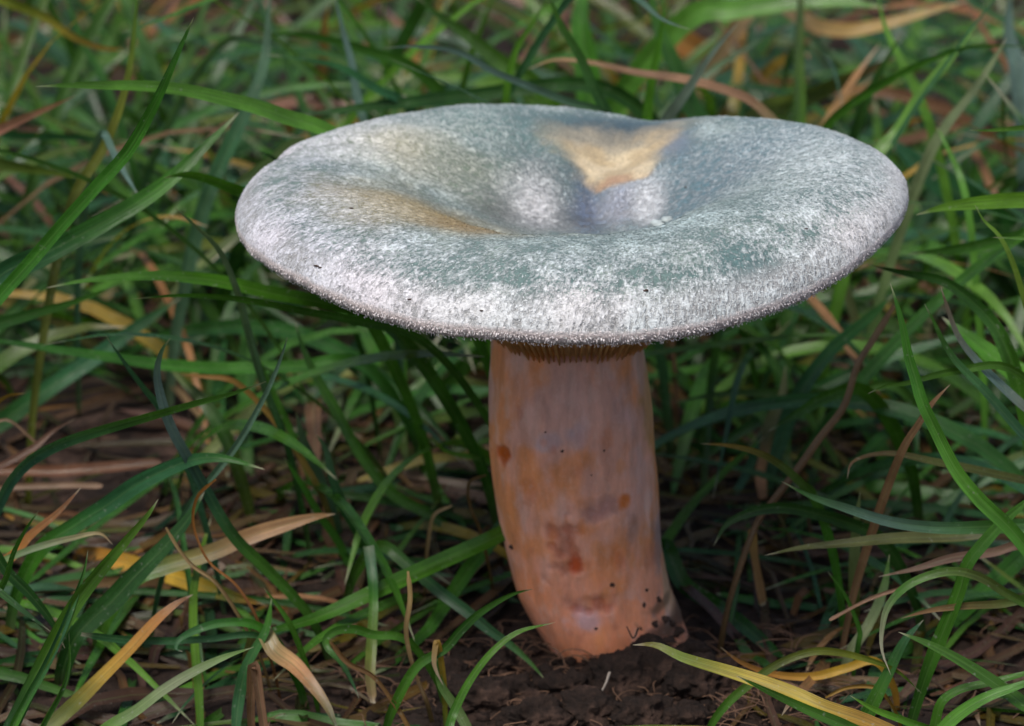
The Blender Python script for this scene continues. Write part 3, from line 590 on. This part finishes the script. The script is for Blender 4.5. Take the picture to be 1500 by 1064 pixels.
T('ggvo', [(1215, 790), (1188, 721), (1177, 711), (1150, 686), (1115, 665), (1070, 653), (1026, 650)], 17, -.5, -1, 'bowed leaf with a yellow and pink withered tip beside the stem')
T('dvvn', [(1560, 715), (1500, 704), (1417, 686), (1365, 676), (1313, 665), (1275, 667), (1247, 679), (1241, 702)], 17, -1, -2, 'olive leaf with a brown shrivelled curled tip')
D('knk', [(1322, 660), (1344, 624), (1365, 592), (1392, 563)], 16, -2, -2.5, 'crumpled pink-brown dry leaf behind the tall bright leaf')
T('gsgsg', [(1570, 768), (1500, 770), (1445, 772), (1376, 773), (1308, 765), (1239, 744), (1188, 727), (1144, 705)], 25, -3, -3, 'long frosted grey-green leaf lying level beyond the stem')
T('dvv', [(1500, 775), (1410, 785), (1308, 789), (1239, 796), (1171, 803), (1120, 814)], 22, -2, -2.5, 'olive leaf lying just below the frosted leaf')
T('ddd', [(1290, 790), (1239, 765), (1205, 755), (1147, 744), (1103, 750), (1065, 768), (1045, 800)], 23, -.5, -1, 'dark leaf arching over beside the stem')
D('tkk', [(1101, 775), (1106, 820), (1118, 887)], 16, .3, .7, 'pinkish tan dry leaf hanging straight down', blunt=True, root=False)
T('vvpp', [(1251, 890), (1251, 837), (1254, 768), (1260, 720)], 21, 0, -.5, 'dull olive leaf standing behind the frosted leaf')
T('g', [(1258, 940), (1260, 928), (1253, 905), (1236, 868), (1212, 837)], 9, -2.2, -2.2, 'thin dark shoot leaning toward the hanging tan leaf')
T('ppg', [(1250, 950), (1274, 912), (1294, 864), (1303, 812)], 19, -2, -1.5, 'pale leaf growing from the foot of the thin dark shoot')
K('kk', [(1330, 858), (1274, 878), (1215, 909)], 8, -3, -3.2, 'thin straight pinkish straw lying behind the arched leaf', root=False)
D('nnkn', [(1500, 800), (1455, 809), (1393, 818), (1342, 833), (1287, 845)], 17, -2.5, -2.8, 'crumpled brown dry leaf over the arched leaf')
T('ggvgw', [(1530, 900), (1496, 881), (1472, 868), (1438, 847), (1400, 837), (1359, 844), (1325, 861), (1301, 888), (1292, 922), (1292, 953), (1305, 989)], 16, -4.5, -5, 'slim leaf arched right over with a yellow drooping tip')
T('dggg', [(1335, 1060), (1356, 991), (1373, 946), (1393, 898), (1407, 861), (1417, 827), (1441, 796), (1472, 762), (1500, 738), (1540, 705)], 25, -4, -4, 'long upright leaf rising across the frosted leaf')
T('lgg', [(1580, 1075), (1500, 1032), (1462, 1004), (1410, 970), (1359, 943), (1316, 926)], 25, -6.5, -6, 'bright sharp leaf slanting down with a pale blunt tip', roll=.1)
T('ggb', [(1255, 1085), (1267, 1056), (1280, 1028), (1301, 987), (1325, 939), (1353, 908)], 24, -4.5, -4.5, 'grey-green leaf standing behind the drooping yellow tip')
D('gvoYYyn', [(1340, 1095), (1274, 1059), (1205, 1036), (1164, 1018), (1120, 1001), (1068, 984), (1000, 963), (960, 945), (927, 945)], 28, -6.5, -5.2, 'broad yellow leaf with a brown tip reaching over the soil mound', roll=.1)
T('ggg', [(1300, 1100), (1239, 1064), (1188, 1042), (1130, 1015), (1079, 990)], 21, -7, -6.6, 'short green leaf lying over the broad yellow leaf')
T('ggvyg', [(1030, 1100), (1044, 1059), (1068, 1028), (1096, 1004), (1137, 974), (1188, 955), (1222, 955), (1274, 967), (1315, 984), (1350, 1016)], 15, -4.5, -4.5, 'leaf arching over the yellow leaf, yellowed at its bend')
D('oYYon', [(1280, 968), (1239, 979), (1191, 991), (1130, 987), (1085, 970), (1055, 948)], 15, -3.2, -3.2, 'orange dry leaf sagging in a curve under the arching leaf')
K('oo', [(1290, 1012), (1277, 1006), (1239, 1008), (1209, 1022)], 8, -4, -4, 'thin curved orange stalk under the arching leaf')
T('ggg', [(1360, 1100), (1369, 1064), (1380, 1028), (1404, 1011), (1445, 1001), (1500, 987), (1540, 975)], 17, -6, -6, 'leaf bent sharply over beside the bright slanting leaf')
T('glg', [(1370, 1085), (1393, 1056), (1438, 1025), (1500, 1002), (1550, 985)], 22, -6.5, -6.5, 'leaf rising under the sharply bent leaf')
T('ggl', [(1370, 1075), (1325, 1056), (1280, 1039), (1245, 1019)], 15, -6, -6, 'small leaf with a pale tip by the foot of the grey-green leaf')
T('ggt', [(1520, 880), (1462, 885), (1410, 888), (1359, 895), (1320, 906)], 17, -4, -4, 'level leaf with a tan tip inside the arched slim leaf')
T('dd', [(975, 800), (1000, 854), (1051, 888), (1096, 922), (1137, 956), (1152, 964)], 30, 2, 0, 'dark wide leaf slanting down from behind the stem')
T('gg', [(940, 830), (971, 798), (1015, 738), (1070, 683), (1120, 640)], 17, 3, 4, 'green leaf leaning up from behind the stem')
T('dgd', [(1310, 565), (1236, 576), (1150, 575), (1060, 577), (985, 590)], 17, 6, 6, 'dark level leaf crossing the pale withered leaf')
T('dgd', [(1260, 570), (1210, 582), (1170, 605), (1125, 632)], 26, 3, 2, 'dark blunt leaf lying over the pale withered leaf')
T('dv', [(1020, 660), (1060, 570), (1085, 530), (1130, 495), (1160, 470)], 12, 8, 8, 'thin arched leaf in the shade under the cap edge')
K('kk', [(990, 575), (988, 535), (984, 490)], 10, 8, 8, 'thin pink straw standing in the shade under the cap edge')
# behind the cap
T('bss', [(930, 300), (970, 187), (1000, 143), (1021, 111), (1045, 76), (1083, 32)], 21, 8, 7, 'straight blue-grey leaf standing behind the notch in the cap rim')
D('npkkt', [(1150, 200), (1122, 167), (1097, 146), (1050, 128), (1002, 116), (930, 106), (866, 92), (810, 88), (774, 102)], 18, 8, 8, 'long pale pinkish leaf arched behind the blue-grey leaf')
D('kvpvk', [(1085, 200), (1122, 160), (1150, 153), (1191, 139), (1236, 118), (1278, 101), (1320, 80)], 44, 12, 14, 'broad mottled brown-green leaf above the rim of the cap')
D('nkkot', [(1130, -10), (1160, 15), (1195, 38), (1243, 45), (1296, 35), (1348, 21), (1420, 0)], 30, 19, 19, 'broad brown-pink leaf with an orange end lying far behind the cap')
D('ooo', [(985, 60), (1021, 73), (1087, 97), (1139, 115), (1190, 118)], 48, 25, 25, 'deep orange dead leaf lying far behind the blue-grey leaf')
T('ll', [(1370, 210), (1337, 122), (1313, 76), (1296, 38), (1283, -20)], 17, 11, 12, 'bright narrow leaf rising behind the mottled leaf')
T('gll', [(1020, 20), (1073, 15), (1150, 5), (1230, 2), (1300, 12)], 40, 16, 15, 'wide light leaf lying level above the deep orange leaf')
T('dggg', [(1190, 220), (1215, 180), (1250, 150), (1302, 118), (1348, 94), (1417, 70), (1520, 68)], 16, 9, 8, 'long arched leaf springing from behind the cap rim')
T('gll', [(1270, 270), (1288, 222), (1313, 195), (1348, 139), (1400, 76), (1440, 20)], 24, 8, 9, 'straight green leaf standing tall behind the cap edge')
T('gpp', [(1360, 230), (1386, 184), (1424, 136), (1459, 83), (1475, 55)], 19, 8, 8, 'pale dusty leaf slanting up beside the straight green leaf')
T('ll', [(1420, 320), (1410, 271), (1400, 243), (1382, 205), (1372, 185)], 13, 7, 8, 'bright short stalk leaf under the pale dusty leaf')
T('lgl', [(1570, 182), (1500, 187), (1452, 191), (1419, 191)], 12, 1, 0, 'thin sharp leaf tip hanging level in the open beyond the cap')
T('glll', [(1600, 300), (1500, 293), (1435, 297), (1382, 304), (1342, 315)], 33, 1, .5, 'broad light leaf pointing at the cap edge', roll=.1)
T('yl', [(1485, 390), (1462, 344), (1441, 323), (1428, 300)], 13, -1, -1, 'short yellow-green shoot crossing the broad light leaf')
T('gl', [(1580, 352), (1500, 349), (1454, 348)], 13, -1.5, -1.5, 'thin leaf tip level below the yellow-green shoot')
T('bdb', [(1480, 350), (1410, 289), (1348, 243), (1300, 200)], 62, 13, 13, 'very wide dull leaf behind the cap edge')
T('bss', [(1500, 180), (1490, 100), (1478, 50), (1480, -20)], 40, 14, 15, 'wide pale blue-green leaf standing far behind the pale dusty leaf')
T('gg', [(1560, 330), (1500, 345), (1400, 365), (1330, 372)], 30, 4, 4, 'wide green leaf lying under the broad light leaf')
T('bs', [(540, 210), (530, 168), (522, 135), (515, 92), (502, 44), (488, -20)], 16, 9, 10, 'bluish leaf standing upright behind the cap hump')
T('ggss', [(900, 175), (830, 148), (770, 124), (722, 104), (670, 76), (610, 68), (558, 71)], 15, 6, 5, 'bowed leaf with a silvery tip above the cap hump')
T('bbg', [(905, 210), (886, 160), (870, 128), (850, 84), (822, 36), (795, -30)], 23, 7, 7, 'broad blue-green leaf standing behind the cap hump')
T('gl', [(738, 200), (740, 156), (746, 108), (758, 68), (782, 32), (810, -15)], 14, 8, 8, 'slim curved leaf crossing the bowed silvery leaf')
T('gbs', [(880, -40), (920, -12), (942, 4), (970, 28), (1011, 44)], 14, 7, 5, 'leaf with a white-tipped end hanging down behind the cap notch')
T('ll', [(945, 220), (948, 168), (954, 120), (966, 60), (975, -20)], 19, 9, 9, 'bright vertical leaf beside the straight blue-grey leaf')
T('dgd', [(790, 130), (730, 88), (690, 56), (650, 28), (605, -10)], 30, 11, 12, 'wide dark leaf slanting behind the bowed silvery leaf')
T('gbd', [(590, 150), (554, 132), (502, 100), (450, 88), (390, 80)], 18, 9, 8, 'leaf lying level beside the upright bluish leaf')
T('dd', [(900, 135), (690, 140), (602, 150), (510, 160), (420, 172)], 27, 10, 8, 'long dark leaf lying just beyond the cap hump')
T('ggg', [(870, 190), (860, 100), (850, 24), (860, -30)], 55, 14, 15, 'very wide soft green leaf standing far behind the cap hump')
T('gdg', [(1040, 210), (1010, 152), (985, 90), (960, 30), (950, -30)], 45, 12, 13, 'wide green leaf behind the bright vertical leaf')
T('gl', [(690, 80), (710, 28), (730, -20)], 15, 13, 13, 'short light leaf behind the slim curved leaf')
T('gg', [(620, 110), (540, 75), (450, 52), (380, 50)], 22, 12, 11, 'leaf lying level under the silvery tip')
T('bs', [(330, 60), (380, 62), (440, 70)], 18, 12, 11, 'short leaf with a white sheen behind the kinked grey-green leaf')
# ------------------------------------------------------------------ soil clods, roots, crumbs
MC = soil_material('soil clod', 1.6)
for k, (px, py, r, lb) in enumerate([(700, 1010, .42, 'rounded dark clod of soil beside the sharp bowed leaf'), (760, 1005, .38, 'soil clod between the bowed leaf and the stem foot'), (835, 1000, .36, 'soil clod pressed against the stem foot where a white rootlet hangs'),
        (905, 995, .42, 'soil clod directly before the stem foot'), (965, 985, .46, 'tall crumbly clod beside the brown leaf tip'), (1020, 1010, .45, 'soil clod under the broad yellow leaf'),
        (860, 1045, .42, 'large soil clod lying before the mound'), (780, 1052, .36, 'flat soil clod lying on the open soil'), (940, 1050, .38, 'broad soil clod on the open soil under the yellow leaf'), (1000, 1055, .3, 'small soil clod near the arching leaf root'), (660, 975, .33, 'fibrous soil clod beside the bleached leaf tip'), (730, 965, .26, 'small soil clod behind the sharp bowed leaf'),
        (808, 988, .30, 'little clod tucked under the overhang of the stem foot'), (880, 978, .26, 'crumbly clod banked up against the middle of the stem foot'), (1012, 968, .4, 'steep clod clinging to the flared side of the stem foot'), (1055, 1000, .38, 'clod beside the flared side of the stem, below the sagging orange leaf')]):
    c = at_z(px, py, .1); c[2] = gz(c)+r*.30; V, F = lump(r, 40+k, 5, (1.15, 1, .8), .5); V = V*(1+.07*fbm(V/r*5, 3, 900+k))[:, None]; o = mesh_obj('soil_clod', V+c, F, MC, loc=c); tag(o, lb, 'soil clod', 'clods of soil at the mushroom foot')
Vs, Fs = [], []; n0 = 0
LB = [lump(1.0, q, 1, (1, 1, .8), .6) for q in range(30)]
for k in range(2000):
    x, y = rng.normal(1.0, 2.0), rng.normal(-1.9, 1.2)
    if rng.random() < .35: x, y = rng.uniform(-9, 9), rng.uniform(-5, 8)
    r = rng.uniform(.02, .075)*(1 if rng.random() < .85 else 1.6); V, F = LB[k % 30]; V = V*r; p = np.array([x, y, 0]); p[2] = gz(p)+r*.35
    Vs.append(V+p); Fs.append(F+n0); n0 += len(V)
tag(mesh_obj('soil_crumbs', np.vstack(Vs), np.vstack(Fs), MC), 'loose dark soil crumbs strewn round the mushroom foot', 'soil', kind='stuff')

def tube(P, r, n=14, m=6, taper=.5):
    Q = catmull(P, n); Tn = np.gradient(Q, axis=0); Tn /= np.linalg.norm(Tn, axis=1)[:, None]; V = []
    for i in range(n):
        a = np.cross(Tn[i], (.3, .2, 1)); a /= np.linalg.norm(a); b = np.cross(Tn[i], a); th = np.linspace(0, 2*np.pi, m, endpoint=False); rr = r*(1-taper*i/n)
        V.append(Q[i]+rr*(np.cos(th)[:, None]*a+np.sin(th)[:, None]*b))
    return np.vstack(V), grid_faces(n, m, True)
M_ROOT = plain_material('pale rootlet', (.42, .36, .30), .6, 900.)
M_FIB = plain_material('brown root fibre', (.16, .09, .055), .8, 900.)
def on_clod(px, py): return at(px, py, -2.3)
for pts, r, lb in (([(893, 985), (888, 1000), (880, 1015), (872, 1024)], .022, 'thin white rootlet hanging from the soil at the stem foot'),
                   ([(935, 920), (928, 935), (918, 918)], .018, 'thin dark rootlet sticking up by the brown leaf tip'), ([(720, 1016), (708, 1028), (698, 1036)], .014, 'short straw-coloured fibre stuck in the rounded clod')):
    P = np.array([at(a, b, -2.55) for a, b in pts]); V, F = tube(P, r); o = mesh_obj('rootlet', V, F, M_SPECK if 'dark' in lb else M_ROOT, loc=P[0]); tag(o, lb, 'rootlet', 'rootlets at the mushroom foot')
Vs, Fs = [], []; n0 = 0
for k in range(420):
    x, y = rng.normal(.9, 2.4), rng.normal(-1.7, 1.2); p = np.array([x, y, 0]); p[2] = gz(p)+.02; L = rng.uniform(.2, .9); a = rng.uniform(0, 6.28)
    P = [p+np.array([math.cos(a+q*.8*rng.normal())*L*q, math.sin(a)*L*q, .25*L*math.sin(q*3)+.05*rng.random()]) for q in (0, .35, .7, 1)]
    V, F = tube(P, rng.uniform(.006, .014), 7, 4); Vs.append(V); Fs.append(F+n0); n0 += len(V)
tag(mesh_obj('root_fibres', np.vstack(Vs), np.vstack(Fs), M_FIB), 'fine brown root fibres tangled in the soil', 'roots', kind='stuff')

# ------------------------------------------------------------------ turf: random leaves, the largest in view as things, the rest as one mass
CAPOUT = [(348, 330), (355, 300), (378, 282), (400, 240), (470, 187), (540, 168), (640, 158), (800, 155), (870, 157), (960, 183), (1090, 178), (1220, 195), (1280, 225), (1328, 290), (1300, 350), (1200, 420), (1040, 485), (860, 512), (640, 494), (480, 440), (375, 370)]
def in_poly(px, py, poly):
    c = np.zeros(len(px), bool); j = len(poly)-1
    for i in range(len(poly)):
        xi, yi = poly[i]; xj, yj = poly[j]; c ^= ((yi > py) != (yj > py)) & (px < (xj-xi)*(py-yi)/(yj-yi+1e-9)+xi); j = i
    return c
STEMP = [(700, 500), (960, 500), (975, 800), (1030, 960), (1040, 1010), (820, 1010), (760, 900), (705, 640)]
SOILP = [(640, 940), (820, 990), (1020, 945), (1100, 1064), (640, 1064)]
BARE = [(-20, 560), (60, 530), (150, 530), (230, 550), (280, 640), (220, 690), (100, 720), (-20, 720)]
def rand_leaf(x, y, k):
    r = random.Random(k); L = r.uniform(5.5, 13) if y > 5 else r.uniform(3, 6.5); el = math.radians(r.uniform(12, 75) if y > 5 else r.uniform(5, 30)); az = r.uniform(0, 2*math.pi)
    droop = r.uniform(.2, 1.5); P = [np.array([x, y, gz((x, y))-.1])]; m = 7; e = el
    for i in range(m):
        e = el-droop*((i+1)/m)**1.5*1.6; az += r.uniform(-.12, .12); st = L/m
        q = P[-1]+st*np.array([math.cos(e)*math.cos(az), math.cos(e)*math.sin(az), math.sin(e)]); q[2] = max(q[2], gz(q)+.08); P.append(q)
    return np.array(P), L, r
def clear(P):
    Q = catmull(P, 16); rc = np.hypot(Q[:, 0], Q[:, 1]); rs = np.hypot(Q[:, 0]-.5, Q[:, 1])
    if ((rc < 5.7) & (Q[:, 2] > 4.6) & (Q[:, 2] < 8.6)).any() or ((rs < 1.55) & (Q[:, 2] < 6)).any(): return False
    px, py = proj(Q); hid = in_poly(px, py, CAPOUT)
    if (hid & (Q[:, 1] < 1.5)).any() or (in_poly(px, py, STEMP) & (Q[:, 1] < .8)).any(): return False
    if (in_poly(px, py, SOILP) & (Q[:, 1] < 2)).any() or (in_poly(px, py, BARE) & (Q[:, 1] < 9)).any(): return False
    if (Q[:, 1] < -4).any() and (Q[:, 2] > 2).any() and ((px > 0) & (px < 1500) & (py > 0) & (py < 1064)).any(): return False
    if (px[(Q[:, 1] < 1)] > 0).any() and (Q[:, 1].min() < 0) and (py.min() < 620) and ((px > 0) & (px < 1500)).any(): return False
    return True
cand = []
k = 5000
while len(cand) < 3000:
    k += 1; y = rng.uniform(-7, 75) if rng.random() < .55 else rng.uniform(-3, 26); x = rng.uniform(-.5, .5)*(42+.5*max(y, 0))
    P, L, r = rand_leaf(x, y, k)
    if (y < 8 and rng.random() < .35) or not clear(P): continue
    u = r.random(); wv = r.uniform(.15, .38) if y > 5 else r.uniform(.1, .24)
    code = (r.choice(['gg', 'dg', 'dd', 'bg', 'gl', 'dgv', 'bb', 'gb', 'db']) if u < .80 else r.choice(['gvy', 'vY', 'vyo', 'pv', 'gvt']) if u < .91 else r.choice(['nk', 'nt', 'nn', 'on', 'kn']))
    px, py = proj(catmull(P, 12)); vis = (px > 10) & (px < 1490) & (py > 10) & (py < 1054) & ~in_poly(px, py, CAPOUT) & ~in_poly(px, py, STEMP)
    cand.append((P, wv, code, k, vis.mean()*L*wv/(P[:, 1].mean()+48)*(1 if P[:, 2].max() > 1.0 else .4)))
order = sorted(range(len(cand)), key=lambda i: -cand[i][4]); single = set(order[:150])
def describe(P, wv, code):
    top_ = P[:, 2].max(); m = P.mean(0); colour = {'d': 'dark green', 'b': 'blue-green', 'g': 'mid-green'}.get(code[0], 'mid-green')
    if code in ('gvy', 'vY', 'vyo', 'pv', 'gvt'): colour = 'yellowing'
    if code[0] in 'tnko': colour = 'dead brown'
    habit = 'upright' if P[-1][2] > .8*top_ and top_ > 3 else 'arching' if top_ > 2 else 'flat-lying'
    place = ('far behind the cap' if m[1] > 20 else 'behind the folded side of the cap' if m[1] > 9 and m[0] < 0 else 'behind the smooth side of the cap' if m[1] > 9 else
             'between the stem and bare soil patch' if m[0] < 0 else 'beside the flared side of the stem')
    return f"{'slim' if wv < .24 else 'broad'} {habit} {colour} grass leaf {place}"
Vs, Fs, Cs, Us = [], [], [], []; n0 = 0
for i, (P, wv, code, k, sc_v) in enumerate(cand):
    face = (random.Random(k).uniform(-.5, .5), random.Random(k+1).uniform(-.9, .1), 1.0)
    if i in single:
        V, F, tc, uv = ribbon(P, wv, code, k, face=face, n=18, roll=random.Random(k+2).uniform(-.5, .5)); dry = code[0] in 'tnko'
        o = mesh_obj('dry_grass_leaf' if dry else 'grass_leaf', V, F, M_BLADE, None, {'tint': tc}, uv, loc=P[0])
        tag(o, describe(P, wv, code), 'dry grass' if dry else 'grass', 'dead leaves in the tangle' if dry else 'grass leaves in the tangle')
    else:
        V, F, tc, uv = ribbon(P, wv, code, k, face=face, n=9, na=3, roll=random.Random(k+2).uniform(-.5, .5)); Vs.append(V); Fs.append(F+n0); Cs.append(tc); Us.append(uv); n0 += len(V)
# thatch: dead leaves and straw lying on the soil
for k in range(2600):
    y = rng.uniform(-5, 60) if k % 2 else rng.uniform(-3, 22); x = rng.uniform(-.5, .5)*(40+.4*max(y, 0)); a = rng.uniform(0, 6.28); L = rng.uniform(1.2, 6)
    P = []
    for q in np.linspace(0, 1, 5):
        p = np.array([x+math.cos(a)*L*q, y+math.sin(a)*L*q, 0]); a += rng.normal(0, .12); p[2] = gz(p)+.05+.35*rng.random()*rng.random(); P.append(p)
    P = np.array(P); px, py = proj(P)
    if (in_poly(px, py, SOILP) & (P[:, 1] < 2)).any() or (np.hypot(P[:, 0]-.5, P[:, 1]) < 1.8).any() or (in_poly(px, py, BARE).any() and rng.random() < .8): continue
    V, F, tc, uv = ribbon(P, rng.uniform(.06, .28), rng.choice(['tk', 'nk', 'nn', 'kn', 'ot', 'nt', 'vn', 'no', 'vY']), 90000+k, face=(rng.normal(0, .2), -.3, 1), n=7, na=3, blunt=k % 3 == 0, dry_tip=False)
    Vs.append(V); Fs.append(F+n0); Cs.append(tc*.36); Us.append(uv); n0 += len(V)  # thatch tint darkened throughout: painted shade that deepens the gaps between leaves
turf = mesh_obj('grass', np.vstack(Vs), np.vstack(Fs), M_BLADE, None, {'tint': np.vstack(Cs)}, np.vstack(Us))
tag(turf, 'dense tangled green turf with dead straw thatch on the soil', 'grass', kind='stuff')
